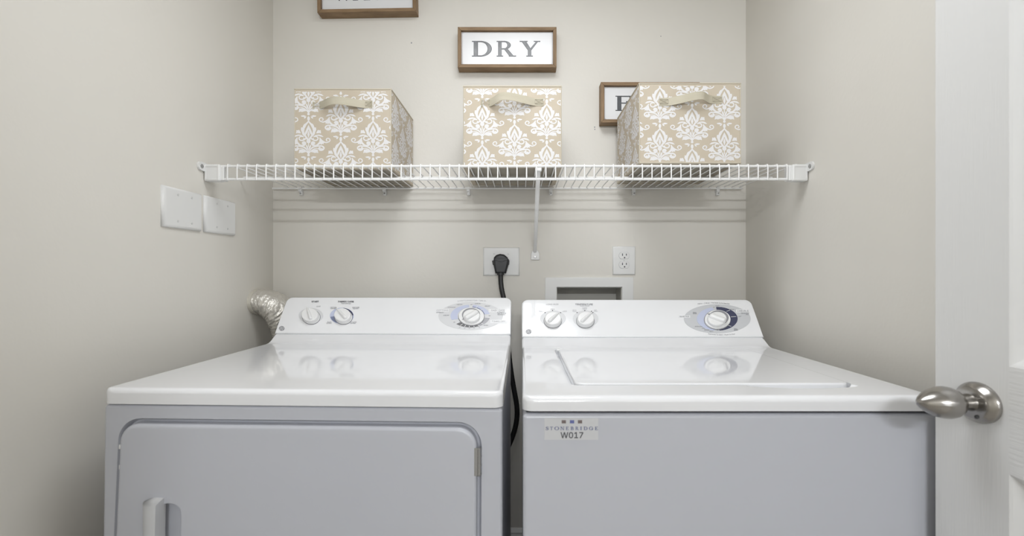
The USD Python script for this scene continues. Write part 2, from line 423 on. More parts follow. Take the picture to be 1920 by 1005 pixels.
def logo(frame, u, v, th):
    """Round monogram badge: ring, four swirls and two script letters."""
    ru, rv = 5.2, 4.3
    p = [Polygon(ellipse(0, 0, 1, 1, 40)).difference(Polygon(ellipse(0, 0, 0.80, 0.80, 40)))]
    for k in range(4):
        a = math.radians(45 + 90 * k)
        p.append(LineString([(0.8 * math.cos(a + t), 0.8 * math.sin(a + t)) if False else ((0.9 - 0.35 * q) * math.cos(a + t), (0.9 - 0.35 * q) * math.sin(a + t)) for q, t in zip(np.linspace(0, 1, 8), np.linspace(0, 0.9, 8))]).buffer(0.09))
    for dx, pts in ((-0.3, [(0.22, 0.3), (0.0, 0.42), (-0.2, 0.15), (-0.15, -0.25), (0.1, -0.36), (0.22, -0.1), (0.05, -0.05)]),
                    (0.3, [(0.2, 0.36), (-0.05, 0.38), (-0.12, 0.15), (0.08, 0.02), (-0.15, -0.12), (-0.08, -0.36), (0.22, -0.3)])):
        p.append(affinity.translate(LineString(spline(pts, 24)).buffer(0.075), dx, 0))
    g = unary_union(p)
    parts = [Polygon(frame.many([(u + x * ru, v - y * rv) for x, y in q.exterior.coords]), [frame.many([(u + x * ru, v - y * rv) for x, y in i.coords]) for i in q.interiors]) for q in geoms(g)]
    disc = px_decal(frame, ellipse(u, v, ru, rv, 40), 0.0001, 0.0006)
    b = obj('badge', disc, 'print_palegrey', th, False, label='round grey monogram badge')
    obj('badge_print', frame.place(flat(unary_union([q.buffer(0) for q in parts]), 0.0004, 0.0007)), 'ink_grey', b, False)


def knob(frame, th, u, v, ru, rv, ang, hgt=0.016, name='control_knob', bar=0.30, tip=1.12, label=None, base=0.0):
    """A push-and-turn knob: bevelled disc with a raised tapering grip bar. u, v, ru, rv: its front disc in the picture; ang: where it points, degrees clockwise from up."""
    e = Polygon(frame.many(ellipse(u, v, ru, rv, 40), base + hgt))
    c = frame.at(u, v, base + hgt)
    skirt = convex_bevel(e.buffer(0.0012), 0.003, 0.001, base)
    disc = convex_bevel(e, hgt, 0.003, base)
    k = obj(name, frame.place(skirt + disc), 'knob_white', th, 40, label=label)
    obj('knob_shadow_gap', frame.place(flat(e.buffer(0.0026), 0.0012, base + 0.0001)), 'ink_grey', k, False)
    t = math.radians(ang)
    d, s = np.array([math.sin(t), -math.cos(t)]), np.array([math.cos(t), math.sin(t)])
    z, pts = base + hgt, []
    for a, w, hz in ((tip - .08, bar * .30, .0045), (.35, bar * .62, .0085), (-.45, bar * .82, .0095), (-.66, bar * .80, .0075)):
        for th_ in np.linspace(0, 2 * math.pi, 16, endpoint=False):
            for ph in (0, .5, 1.0, 1.45):
                x, y = a + w * math.cos(th_) * math.cos(ph) * .9, w * math.sin(th_) * math.cos(ph)
                pts.append((*frame.at(u + ru * (d[0] * x + s[0] * y), v + rv * (d[1] * x + s[1] * y), z), z - .001 + hz * math.sin(ph)))
    g = m3.Manifold.hull_points(np.array(pts))
    obj('grip', frame.place(g), 'knob_white', k, 60)
    return k


def console(th, xl, xr, y0, z0, y1, z1, sk, cut_l, cut_r):
    """Leaning control panel; returns the frame of its face."""
    ex, et = np.array([1, -sk, 0.0]), np.array([0, y1 - y0, z1 - z0])
    Ln = np.linalg.norm(et)
    et = et / Ln
    fr = Frame((xl, y0, EYE + z0), ex, et)
    w = xr - xl
    r = 0.0175
    shape = sbox(0, 0.0016, w, Ln).union(sbox(0, 0.0016, w, 0.03))
    shape = sbox(0, -0.05, w, Ln).buffer(-r).buffer(r, 12).intersection(sbox(0, 0.0016, w, Ln))
    body = convex_bevel(shape, 0.020, 0.004, -0.020, 5)
    obj('console_panel', fr.place(body), 'console_white', th, 35, label='leaning white control panel')
    back = shape.buffer(-0.012)
    obj('console_back', fr.place(flat(back, 0.018, -0.036)), 'enamel', th, False)
    fr.len, fr.w = Ln, w
    return fr


def shear(m, xl, sk, flare=0.0, zl=0.0):
    m = as_tm(m).copy()
    v = m.vertices.copy()
    if flare:
        w = np.clip((v[:, 0] - (xl + 0.66)) / -0.66, 0, 1)
        v[:, 0] -= flare * w * np.clip((zl - v[:, 2]) / 0.21, 0, 1.1)
    v[:, 1] -= sk * (v[:, 0] - xl)
    m.vertices = v
    return m


# ---- dryer -------------------------------------------------------------------------------------------
dxl, dxr, dyf, SK = -0.7304 * A, -0.0314 * A, 0.862 * A, 0.0386
dzt, dzb = EYE - 0.1985 * A, EYE - 0.2254 * A
dryer = thing('clothes_dryer', (-0.36, 1.1, 0), 'white front-loading clothes dryer on the left, with door pull and foil vent duct behind', 'dryer')
DS = lambda m: shear(m, dxl, SK, 0.0095, dzb)
tail = [(y * A, EYE + z * A) for y, z in ((1.405, -.1985), (1.420, -.1975), (1.433, -.1945), (1.443, -.190), (1.452, -.185), (1.461, -.180), (1.4665, -.1772), (1.49, -.1772))]
body = rbox(dxl + .001, dxr - .001, dyf + .004, 1.43, 0.012, dzb - .0022, 0.006)
DF = Frame((dxl, dyf + .004, EYE), (1, -SK, 0), (0, 0, 1), (0, -1, 0))
# door outline from the front plane; the flare of the cabinet is applied to the cabinet only
tl, tr, bl = DF.at(231.5, 793), DF.at(894.5, 797.5), DF.at(222, 1005)
br = DF.at(893, 1005)
zb_door = -0.60
dp = Polygon([(tl[0], (tl[1] + tr[1]) / 2 - .001), (tr[0], (tl[1] + tr[1]) / 2 + .001 - .002), (br[0], br[1]), (br[0], zb_door), (bl[0], zb_door), (bl[0], bl[1])])
dp = dp.buffer(-0.031).buffer(0.031, 14)
well = m3.Manifold.hull_points(np.array([(x, y, h) for o_, h in ((.0082, .02), (.0076, .0), (.0036, -.005), (.0036, -.012)) for x, y in dp.buffer(o_).exterior.coords]))
well = as_tm(well)
wv = well.vertices.copy()
well.vertices = np.column_stack([dxl + wv[:, 0], dyf + .004 - wv[:, 2], EYE + wv[:, 1]])
well.invert() if well.volume < 0 else None
obj('cabinet', man(DS(body)) - man(shear(well, dxl, SK)), 'enamel_shaded', dryer, 30)
gap_shade = box(dxl + .008, dxr - .008, dyf + .012, 1.42, dzb - .02, dzb + .004)  # added dark filler, stands in for the shadow line under the top
obj('top_gasket', shear(gap_shade, dxl, SK), 'dark_gap', dryer, False, label='dark filler painted as the shade under the top')
obj('top_panel', shear(slab(dxl, dxr, dyf, dzt, dzb, tail), dxl, SK), 'enamel', dryer, 40, label='glossy white top sweeping up to the controls')
dfr = console(dryer, dxl, dxr, 1.4645 * A, -.1755 * A, 1.5475 * A, -.0712 * A, SK, 0, 0)
# door with pocket and grip
pk_l, pk_r, pk_t = DF.at(296, 960, .008)[0], DF.at(340, 960, .008)[0], DF.at(318, 944, .008)[1]
pocket = sbox(pk_l, pk_t - .19, pk_r, pk_t).buffer(-.017).buffer(.017, 10)
door_solid = convex_bevel(dp, 0.019, 0.006, -0.011, 5) - man(flat(pocket, 0.05, -0.0098))
ddoor = obj('door', DF.place(door_solid), 'enamel_shaded', dryer, 30, label='flat white dryer door with rounded corners')
obj('handle_pocket', DF.place(flat(pocket.buffer(.001), 0.002, -0.0112)), 'enamel_shaded', ddoor, False)
hx0, hx1 = DF.at(277, 940, .008)[0], DF.at(309, 940, .008)[0]
hz1, hz0 = DF.at(290, 931.5, .008)[1], pk_t - .20
q = []
for k in range(6):
    th = k / 5 * math.pi / 2
    b = .014
    q += [(hx0 + b * (1 - math.cos(th)), z, .002 + (.026 - b) * 1 + b * math.sin(th)) for z in (hz0, hz1 - .004 - .006 * (1 - math.cos(th)))]
    q += [(hx0 + b * (1 - math.sin(th)), hz1 - b * (1 - math.cos(th)), .004) for _ in (0,)]
q += [(hx0, z, .004) for z in (hz0, hz1 - .014)] + [(hx1 - .001, hz1, .004), (hx1 - .001, hz1 - .001, .006), (hx1 - .006, hz1 - .006, .0275), (hx1 - .006, hz0, .0275), (hx1 - .005, hz0, .004), (hx1 - .002, hz1 - .006, .026)]
obj('handle', DF.place(m3.Manifold.hull_points(np.array(q))), 'pull_plastic_shaded', ddoor, 40, label='white moulded pull grip')
a, s0 = DF.at(893.8, 891, .004)
a1, s1 = DF.at(893.8, 839, .004)
h = a1 + .0035
obj('hinge', DF.place(as_tm([m3.Manifold.cylinder(s1 - s0, .0038, .0038, 14).rotate([-90, 0, 0]).translate([h, s0, .0035]), *[m3.Manifold.cylinder(.0022, .0046, .0046, 14).rotate([-90, 0, 0]).translate([h, s0 + (s1 - s0) * t, .0035]) for t in (0.02, .35, .66, .93)],
                              m3.Manifold.cube([.007, s1 - s0, .0015]).translate([h - .009, s0, .006])])), 'screw_steel', ddoor, 30, label='grey steel door hinge')
for v in (838, 876):
    a, s = DF.at(227.5, v, .0)
    obj('hinge_hole_plug', DF.place(convex_bevel(sbox(a - .004, s - .0035, a + .003, s + .0035), .005, .001, -.004)), 'white_plastic', dryer, False)
for dx in (.05, .58):
    obj('foot', m3.Manifold.cylinder(.014, .02, .016, 16).translate([dxl + dx, .90 - SK * dx, 0.0]), 'dark_gap', dryer, 30)
    obj('foot', m3.Manifold.cylinder(.014, .02, .016, 16).translate([dxl + dx, 1.38 - SK * dx, 0.0]), 'dark_gap', dryer, 30)

# dryer controls
def pr(fr, th, parts, mat_, name, h=0.0002):
    obj(name, trimesh.util.concatenate([px_decal(fr, p, h) for p in parts]), mat_, th, False)


logo(dfr, 528.5, 616, dryer)
pr(dfr, dryer, [ellipse(583, 592, 23, 14.3)], 'print_palegrey', 'knob_surround')
knob(dfr, dryer, 580.2, 589.2, 15.6, 12.4, -14, label='white start knob pointing up')
pr(dfr, dryer, [ellipse(641, 592.4, 22.4, 15.2)], 'print_lavender', 'knob_surround')
C2 = (641, 592.2)
pr(dfr, dryer, [sector(*C2, (12, 8), (21.6, 14.6), -82, -2)], 'print_navy', 'knob_scale', .0006)
pr(dfr, dryer, [sector(*C2, (12, 8), (21.6, 14.6), 4, 86)], 'print_blue', 'knob_scale', .0006)
pr(dfr, dryer, [sector(*C2, (12, 8), (21.6, 14.6), 92, 172)], 'print_slate', 'knob_scale', .0006)
knob(dfr, dryer, 641.2, 589.4, 15.4, 12.4, -38, label='white heat knob pointing up and left over a blue scale')
pr(dfr, dryer, [ellipse(882.6, 592.6, 60.5, 26)], 'print_palegrey', 'dial_surround')
CD = (881.8, 592.8)
pr(dfr, dryer, [sector(*CD, (24, 16), (37, 21), 160, 266)], 'print_lavender', 'dial_scale', .0006)
pr(dfr, dryer, [sector(*CD, (24, 16), (37, 21.3), -81, -10)], 'print_lavender', 'dial_scale', .0006)
pr(dfr, dryer, [sector(*CD, (24, 16), (27.5, 18), -81, -10)], 'print_slate', 'dial_scale', .0009)
pr(dfr, dryer, [sector(*CD, (24, 16), (37, 21.3), 10, 60)], 'print_midgrey', 'dial_scale', .0006)
pr(dfr, dryer, [sector(*CD, (24, 16), (36.5, 21.3), 62, 136)], 'print_darkgrey', 'dial_scale', .0006)
for q in [sector(*CD, (25, 16.5), (36, 21), t, t + 2.2, 4) for t in (46, 62, 77, 92, 106, 120)] + [sector(*CD, (25, 16.5), (33, 20), t, t + 2.2, 4) for t in (-66, -42)]:
    pr(dfr, dryer, [q], 'label_paper', 'dial_tick', .0012)
for q in (sbox(818.5, 579, 841.5, 585.5), sbox(916, 579.5, 950, 585.5), sbox(919, 600, 951, 606)):
    pr(dfr, dryer, [q.exterior.coords[:-1]], 'console_white', 'caption_strip', .0003)


def dial(fr, th, u, v, r0, r1, ang, tip):
    e = Polygon(fr.many(ellipse(u, v, *r0, 48), .006))
    d = obj('timer_dial', fr.place(convex_bevel(e, .006, .0015)), 'knob_white', th, 40, label='large round white timer dial')
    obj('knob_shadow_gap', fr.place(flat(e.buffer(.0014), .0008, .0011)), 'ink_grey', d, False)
    t = math.radians(tip)
    dd, ss = np.array([math.sin(t), -math.cos(t)]), np.array([math.cos(t), math.sin(t)])
    pp = lambda a, b: (u + r1[0] * (dd[0] * a + ss[0] * b), v + r1[1] * (dd[1] * a + ss[1] * b))
    obj('pointer_mark', px_decal(fr, [pp(1.32, 0), pp(.9, .2), pp(.9, -.2)], .0062, .0004), 'ink_grey', d, False)
    obj('inner_ring', px_decal(fr, ellipse(u, v, r1[0] * 1.05, r1[1] * 1.06, 48), .0061, .0005), 'ink_grey', d, False)
    e2 = Polygon(fr.many(ellipse(u, v - 2.5, *r1, 40), .018))
    obj('grip_disc', fr.place(convex_bevel(e2, .010, .004, .006)), 'knob_white', d, 40)
    t = math.radians(ang)
    dd, ss = np.array([math.sin(t), -math.cos(t)]), np.array([math.cos(t), math.sin(t)])
    pts = []
    for a in (-.72, 0, .72):
        for th_ in np.linspace(0, 2 * math.pi, 16, endpoint=False):
            for ph in (0, .5, 1.0, 1.45):
                x, y = a + .26 * math.cos(th_) * math.cos(ph), .36 * math.sin(th_) * math.cos(ph)
                pts.append((*fr.at(u + r1[0] * (dd[0] * x + ss[0] * y), v - 2.5 + r1[1] * (dd[1] * x + ss[1] * y), .018), .0145 + .0095 * math.sin(ph)))
    obj('grip', fr.place(m3.Manifold.hull_points(np.array(pts))), 'knob_white', d, 60)


dial(dfr, dryer, 883.7, 592.4, (24, 16.4), (16.2, 11.8), 50, 232)


def words(fr, th, rows, mat_='ink_grey'):
    for r in rows:
        text, u, v, hp, w = r[:5]
        obj('printed_caption', px_text(fr, text, u, v, hp, width=w, bold=len(r) > 6 and r[6], h=.0010, arc=r[5] if len(r) > 5 else None), mat_, th, False)


words(dfr, dryer, [('START', 591.3, 565.8, 2.9, 13.5, None, True), ('FABRIC CARE', 649, 565.8, 2.9, 29, None, True)], 'ink')
words(dfr, dryer, [('Heat Settings', 649, 569.3, 2.0, 18), ('START', 597.5, 575, 2.0, 7.5), ('COTTONS', 625.5, 576.6, 2.0, 11.5), ('HIGH HEAT', 625.5, 578.8, 2.0, 11.5), ('EASY CARE', 667.5, 576.6, 2.0, 13), ('MED HEAT', 667.5, 578.8, 2.0, 11),
                   ('FLUFF', 618, 604.2, 2.0, 7), ('NO HEAT', 617.5, 606.4, 2.0, 9.5), ('DELICATES', 662, 604.2, 2.0, 13.5), ('LOW HEAT', 662, 606.4, 2.0, 11)])
words(dfr, dryer, [('COTTONS', 829.5, 582.3, 2.9, 21.5), ('EASY CARE', 934, 582.3, 2.9, 25), ('TIMED DRY', 935, 603, 2.9, 25)], 'ink_pale')
words(dfr, dryer, [('AUTOMATIC', 825, 586.2, 1.8, 14), ('MORE DRY', 837, 591.6, 1.8, 11), ('OPTIMUM DRY', 847, 576.6, 1.8, 15), ('LESS DRY', 862, 571.4, 1.8, 10.5), ('OFF', 884, 571.4, 1.8, 3.5), ('MORE DRY', 896, 569.7, 1.8, 11), ('LESS DRY', 914, 574.3, 1.8, 10),
                   ('AUTOMATIC', 939, 585.8, 1.8, 14), ('DRY CYCLES', 941, 588.2, 1.8, 16), ('DEWRINKLE', 940, 590.5, 1.8, 14), ('OFF', 918, 592.5, 1.8, 3.5), ('OFF', 852, 604.5, 1.8, 3.5), ('60', 862, 614, 1.8, 2.5), ('50', 871.5, 615.7, 1.8, 2.5), ('40', 880, 616.2, 1.8, 2.5), ('30', 889, 615.6, 1.8, 2.5), ('20', 898.7, 614, 1.8, 2.5), ('80 MIN', 911, 610.3, 1.8, 8)], 'ink_grey')
words(dfr, dryer, [('AUTOMATIC DRYING CYCLES - TIMED DRY', 885, 563.4, 1.9, 54, 1.6)], 'ink_pale')

# ---- washer ------------------------------------------------------------------------------------------
wxl, wxr, wyf = 0.0008, 0.686 * A, 0.8125 * A
wzt, wzb = EYE - 0.2005 * A, EYE - 0.2246 * A
washer = thing('washing_machine', (0.326, 1.05, 0), 'white top-loading washing machine on the right, with hinged lid and white property sticker', 'washing machine')
wtail = [(y * A, EYE + z * A) for y, z in ((1.345, -.2005), (1.358, -.1995), (1.369, -.1965), (1.379, -.192), (1.389, -.187), (1.398, -.1825), (1.404, -.180), (1.425, -.180))]
top = man(slab(wxl, wxr, wyf, wzt, wzb, wtail, rn=0.010, rc=0.018))
TF = Frame((0, 0, wzt), (1, 0, 0), (0, 1, 0), (0, 0, 1))
wl = sbox(.0862 * A, .8935 * A, .6035 * A, 1.322 * A)
wl = wl.buffer(-.02).buffer(.02, 8)
top = top - man(flat(wl, .03, wzt - .0125))
scoop = m3.Manifold.sphere(1, 40).scale([.095, .020, .009]).translate([.505 * A, .892 * A, wzt + .0005])
top = top - scoop
obj('top_panel', top, 'enamel', washer, 40, label='glossy white top with a sunken lid opening')
ld = sbox(.0970 * A, .9005 * A, .5995 * A, 1.318 * A).buffer(-.018).buffer(.018, 8)
obj('lid', convex_bevel(ld, .0140, .0035, wzt - .0118, 5), 'enamel_lid', washer, 40, label='flat white hinged washer lid')
for x in (.115 * A, .58 * A):
    obj('lid_hinge', m3.Manifold.cylinder(.012, .0032, .0032, 12).rotate([0, 90, 0]).translate([x - .006 - .014, 1.3195 * A, wzt - .002]), 'white_plastic', washer, 30)
wbody = rbox(wxl + .001, wxr - .001, wyf + .002, 1.36, .012, wzb - .0052, .007)
obj('cabinet', wbody, 'enamel_shaded', washer, 30)
obj('top_gasket', box(wxl + .007, wxr - .007, wyf + .016, 1.35, wzb - .02, wzb + .003), 'dark_gap', washer, False, label='dark filler painted as the shade under the top')  # dark filler box, paints the shadow line below the washer top
wfr = console(washer, wxl, wxr, 1.4025 * A, -.1785 * A, 1.4855 * A, -.0755 * A, 0.0, 0, 0)
for dx in (.05, .58):
    for y in (.84, 1.30):
        obj('foot', m3.Manifold.cylinder(.014, .02, .016, 16).translate([dx, y, 0.0]), 'dark_gap', washer, 30)
logo(wfr, 991.2, 622, washer)
pr(wfr, washer, [ellipse(1037, 597.5, 24, 15.3)], 'print_palegrey', 'knob_surround')
knob(wfr, washer, 1037, 596, 15.6, 12.3, 42, label='white load size knob pointing up and right')
pr(wfr, washer, [ellipse(1098, 597.5, 24, 15.3)], 'print_palegrey', 'knob_surround')
knob(wfr, washer, 1098.5, 596, 15.8, 12.3, 42, label='white temperature knob pointing up and right')
pr(wfr, washer, [ellipse(1344.8, 597.8, 62.6, 27.2)], 'print_grey', 'dial_surround')
CW = (1344.6, 598)
pr(wfr, washer, [sector(*CW, (24, 17), (38.3, 22.2), 98, 256)], 'print_lavender', 'dial_scale', .0006)
pr(wfr, washer, [sector(*CW, (24, 17), (38.3, 22.2), -93, 83)], 'print_navy', 'dial_scale', .0006)
for t in (-50, -12, 42):
    pr(wfr, washer, [sector(*CW, (26, 18), (36, 21), t, t + 2.2, 4)], 'label_paper', 'dial_tick', .0012)
for q in (sbox(1272, 591.5, 1294, 596), sbox(1380, 580.5, 1404.5, 586)):
    pr(wfr, washer, [q.exterior.coords[:-1]], 'console_white', 'caption_strip', .0003)
dial(wfr, washer, 1345.8, 598.2, (24.2, 17.4), (18, 13), 118, 298)
words(wfr, washer, [('LOAD SIZE', 1035.5, 570.9, 2.6, 23)], 'ink_pale')
words(wfr, washer, [('TEMPERATURE', 1095, 571, 2.9, 33, None, True)], 'ink_grey')
words(wfr, washer, [('Wash Rinse', 1096, 574, 1.9, 17), ('SMALL', 1014.7, 584, 1.9, 8.5), ('MEDIUM', 1036, 580, 1.9, 8), ('LARGE', 1058.5, 584, 1.9, 8.5), ('COLD', 1077, 581.8, 1.9, 7), ('COLD', 1077, 584, 1.9, 7), ('WARM', 1096, 577.8, 1.9, 9), ('COLD', 1096, 580, 1.9, 7), ('HOT', 1116.5, 581.8, 1.9, 5), ('COLD', 1117, 584, 1.9, 6.5)], 'ink_pale')
words(wfr, washer, [('WHITES', 1283, 593.8, 2.6, 18), ('CASUALS', 1392.5, 583.3, 2.6, 21)], 'ink_grey')
words(wfr, washer, [('FINAL', 1302.5, 586.3, 1.8, 7), ('RINSE', 1302.5, 588.5, 1.8, 7), ('EXTRA SOAK', 1310, 612.5, 1.8, 14), ('SOAK', 1318.5, 616, 1.8, 6), ('PREWASH', 1325, 619, 1.8, 9.5), ('HEAVY', 1334, 621.5, 1.8, 7), ('OFF', 1338.5, 576.5, 1.8, 2.5), ('HEAVY', 1345, 573.8, 1.8, 7), ('MEDIUM', 1371.5, 580.4, 1.8, 9), ('LIGHT', 1386.5, 593.8, 1.8, 6), ('DELICATES', 1397, 587.6, 1.8, 15), ('ONLY', 1401, 589.8, 1.8, 6), ('FINAL', 1379.5, 617, 1.8, 7), ('RINSE', 1379.5, 619.3, 1.8, 7), ('OFF', 1345.7, 619.3, 1.8, 2.5)], 'ink_grey')
words(wfr, washer, [('Fabric - 2 Rinse - Pre Wash Cycle Selector', 1338, 568, 1.9, 60, 2.2), ('Pull Knob To Start - Push To Stop', 1353, 628, 1.9, 50, -1.6)], 'ink_grey')
for u, v in ((1022, 586.4), (1036, 582.4), (1051.2, 586.5), (1082, 586.3), (1096.5, 582.6), (1111.5, 586.2), (1109, 584)):
    obj('knob_tick', px_decal(wfr, ellipse(u, v, 1.1, .8, 10), .0006), 'ink', washer, False)

# property sticker on the washer's front
SF = Frame((0, wyf + .002, EYE), (1, 0, 0), (0, 0, 1), (0, -1, 0))
sticker = thing('property_sticker', (.07, wyf, EYE - .24), 'white property sticker reading STONEBRIDGE and W017 on the washer front', 'sticker')
obj('sticker_paper', px_decal(SF, sbox(1020.5, 783.8, 1121.5, 824.5).exterior.coords[:-1], 0.0001, .0004), 'sticker_paper', sticker, False)
for u0, m_ in ((1053, 'label_taupe'), (1068.4, 'label_blue'), (1083.4, 'label_taupe')):
    obj('printed_square', px_decal(SF, sbox(u0, 787.6, u0 + 8, 793.6).exterior.coords[:-1], .0006), m_, sticker, False)
for c, (a, b) in zip('STONEBRIDGE', ((1023.3, 1028.5), (1031.3, 1036.5), (1039.5, 1048.2), (1050.5, 1058), (1061, 1066), (1070, 1075.5), (1079, 1085), (1087.8, 1090.8), (1094.5, 1101.5), (1104.3, 1112), (1115.4, 1120.8))):
    g = glyph(c)
    x0, y0, x1, y1 = g.bounds
    f = lambda q: [(a + (x - x0) / (x1 - x0) * (b - a), 806 - y * 6.2) for x, y in q.coords]
    pts = [Polygon(SF.many(f(q.exterior)), [SF.many(f(i)) for i in q.interiors]).buffer(.00008) for q in geoms(g)]
    obj('printed_letter', SF.place(flat(unary_union(pts), .0003, .0006)), 'label_text', sticker, False)
obj('printed_number', px_text(SF, 'W017', 1072.3, 815.7, 10.8, width=42.5, h=.0006, bold=True), 'ink', sticker, False)

# ------------------------------------------------------------------ foil vent duct
duct = thing('vent_duct', (-.75, 1.53, EYE - .2), 'crinkled silver foil vent duct bending out of the left wall behind the dryer', 'duct')
path = spline([(-.799, 1.499, EYE - .083), (-.774, 1.501, EYE - .085), (-.743, 1.506, EYE - .104), (-.721, 1.516, EYE - .142), (-.7105, 1.528, EYE - .195), (-.706, 1.535, EYE - .27), (-.706, 1.535, EYE - .42), (-.71, 1.535, EYE - .7)], 240)
seg = 72
n = len(path)
t = np.gradient(path, axis=0)
t /= np.linalg.norm(t, axis=1, keepdims=True)
nrm = np.array([0, 1.0, 0])
rng = np.random.default_rng(5)
vs = []
arcl = np.r_[0, np.cumsum(np.linalg.norm(np.diff(path, axis=0), axis=1))]
ang = np.arange(seg) / seg * 2 * np.pi
for i in range(n):
    nn = nrm - t[i] * (nrm @ t[i])
    nn /= np.linalg.norm(nn)
    b = np.cross(t[i], nn)
    pos = np.stack([np.cos(ang) * 1.6, np.sin(ang) * 1.6, np.full(seg, arcl[i] * 70)], 1)
    wob = meshkit.noise(pos, 3) - .5
    fine = meshkit.noise(np.stack([np.cos(ang) * 5, np.sin(ang) * 5, np.full(seg, arcl[i] * 190)], 1), 8) - .5
    phase = arcl[i] / .0105 + ang / (2 * np.pi) + 1.1 * wob
    spiral = np.abs((phase % 1) - .5) * 2
    crumple = meshkit.noise(np.stack([np.cos(ang) * 3.2, np.sin(ang) * 3.2, np.full(seg, arcl[i] * 95)], 1) + 1.3 * wob[:, None], 21) - .5
    crease = np.abs(meshkit.noise(np.stack([np.cos(ang) * 7, np.sin(ang) * 7, np.full(seg, arcl[i] * 210)], 1), 33) - .5)
    grow = np.interp(arcl[i], [0, .02, .09], [.0, .6, 1.0])
    w = 1 + .05 * (spiral - .5) + (.13 * crumple - .16 * (crease - .2) + .05 * fine) * (.45 + .55 * grow)
    rb, ry_ = np.interp(arcl[i], [0, .03, .1], [.0365, .039, .047]), .0535
    vs.append(path[i] + (np.cos(ang) * ry_ * w)[:, None] * nn + (np.sin(ang) * rb * w)[:, None] * b)
v = np.vstack(vs)
f = [[i * seg + j, i * seg + (j + 1) % seg, (i + 1) * seg + (j + 1) % seg] for i in range(n - 1) for j in range(seg)] + [[i * seg + j, (i + 1) * seg + (j + 1) % seg, (i + 1) * seg + j] for i in range(n - 1) for j in range(seg)]
hose = trimesh.Trimesh(v, f, process=False)
hose.invert() if hose.volume < 0 else None
hose.vertices[:, 1] = np.minimum(hose.vertices[:, 1], D - .003)
obj('hose', hose, 'foil', duct, 40)
ring = m3.Manifold.cylinder(.010, 1, 1, 48) - m3.Manifold.cylinder(.03, .93, .93, 48).translate([0, 0, -.01])
ring = ring.scale([.0385, .0570, 1]).rotate([0, 90, 0]).translate([-.7995, 1.499, EYE - .083])
obj('wall_collar', ring, 'foil_collar', duct, 40, label='dull grey collar at the wall')

# ------------------------------------------------------------------ wire shelf
YS, ZR, RR, RW = 1.257, EYE + .2733, .0032, .00175
shelf = thing('wire_shelf', (-.04, 1.42, EYE + .27), 'white vinyl-coated wire shelf spanning the alcove above the machines', 'shelf')
x_a, x_b = -.770, .705


def rod(x0, x1, y, z, r=RR):
    return m3.Manifold.cylinder(x1 - x0, r, r, 14).rotate([0, 90, 0]).translate([x0, y, z])


ZLOW = EYE + .2405
for x0, x1, y, z in ((XL + .004, XR - .004, YS, ZR), (x_a, x_b, YS, ZLOW), (XL + .012, XR - .012, 1.405, ZR), (XL + .006, XR - .018, 1.580, ZR)):
    obj('rod', rod(x0, x1, y, z, RR if y < 1.3 else .0028), 'shelf_vinyl', shelf, 40)
ZW = ZR + RR + RW - .0004
for k in range(60):
    x = (428.4 + 18.03 * k - U0) * YS / F
    if x > .70:
        break
    yv = YS - RR - RW + .0003
    obj('wire', tube([(x, 1.5825, ZW), (x, YS + .002, ZW), (x, YS - .0028, ZW - .0009), (x, yv + .0003, ZW - .0035), (x, yv, ZR - .002), (x, yv, ZLOW - .0025)], RW, 7), 'shelf_vinyl', shelf, 50)
for sgn, xw in ((1, XL), (-1, XR)):
    xs = lambda a, b: (min(xw + sgn * a, xw + sgn * b), max(xw + sgn * a, xw + sgn * b))
    a, b = xs(.0015, .041)
    z0, z1 = EYE + .2345, EYE + .2765
    m = rbox(a, b, YS - .012, YS + .014, z0, z1, .0035) - rbox(a + .005, b - .005, YS - .03, YS - .0108, z0 + .006, z1 - .006, .001)
    c, d = xs(.038, .048)
    sleeve = rbox(c, d, YS - .006, YS + .016, z0 + .002, z1 - .004, .002)
    e = obj('end_bracket', as_tm([m, sleeve]), 'white_plastic', shelf, 35, label='white plastic end bracket')
    c, d = xs(.0003, .0050)
    zt = EYE + .269
    tab = m3.Manifold.batch_hull([m3.Manifold.cylinder(d - c, .0105, .0105, 24).rotate([0, 90, 0]).translate([c, YS - .026, zt]), box(c, d, YS - .004, YS + .004, zt - .012, zt + .0095)])
    obj('screw_tab', tab, 'white_plastic', e, 30)
    c, d = xs(.0045, .0068)
    obj('screw', m3.Manifold.cylinder(d - c, .0048, .0048, 16).rotate([0, 90, 0]).translate([c, YS - .0245, zt - .0005]), 'screw_steel', e, 30)
for u in (563, 720.5, 878, 1032.5, 1188.5, 1346):
    x = (u - U0) * 1.583 / F
    c = as_tm([rbox(x - .0055, x + .0055, 1.5775, D - .0005, ZR - .0105, ZR - .0018, .002), rbox(x - .004, x + .006, 1.582, D - .0005, ZR - .0215, ZR - .007, .0025), m3.Manifold.cylinder(.012, .0046, .0046, 16).rotate([0, 90, 0]).translate([x - .006, 1.580, ZR])])
    w = obj('wall_clip', c, 'white_plastic', shelf, 35)
    obj('screw', m3.Manifold.cylinder(.0016, .0026, .0026, 12).rotate([90, 0, 0]).translate([x + .001, 1.582, ZR - .0155]), 'screw_steel', w, 30)
xb = .0428
ptop, pbot = np.array([xb, YS + .004, ZR - .001]), np.array([xb, D - .009, EYE + .0745])
prof = m3.Manifold.batch_hull([m3.Manifold.sphere(.0062, 16).translate(list(ptop)), m3.Manifold.sphere(.0058, 16).translate(list(pbot))])
br = obj('support_brace', as_tm([prof, rbox(xb - .0085, xb + .0085, YS - .001, YS + .012, ZR - .012, ZR + .0005, .003)]), 'shelf_vinyl', shelf, 40, label='slanting white support brace')
fp = Polygon([(xb - .0135, EYE + .045 - .0), (xb + .0135, EYE + .045), (xb + .0135, EYE + .055), (xb + .0085, EYE + .070), (xb - .0085, EYE + .070), (xb - .0135, EYE + .055)])
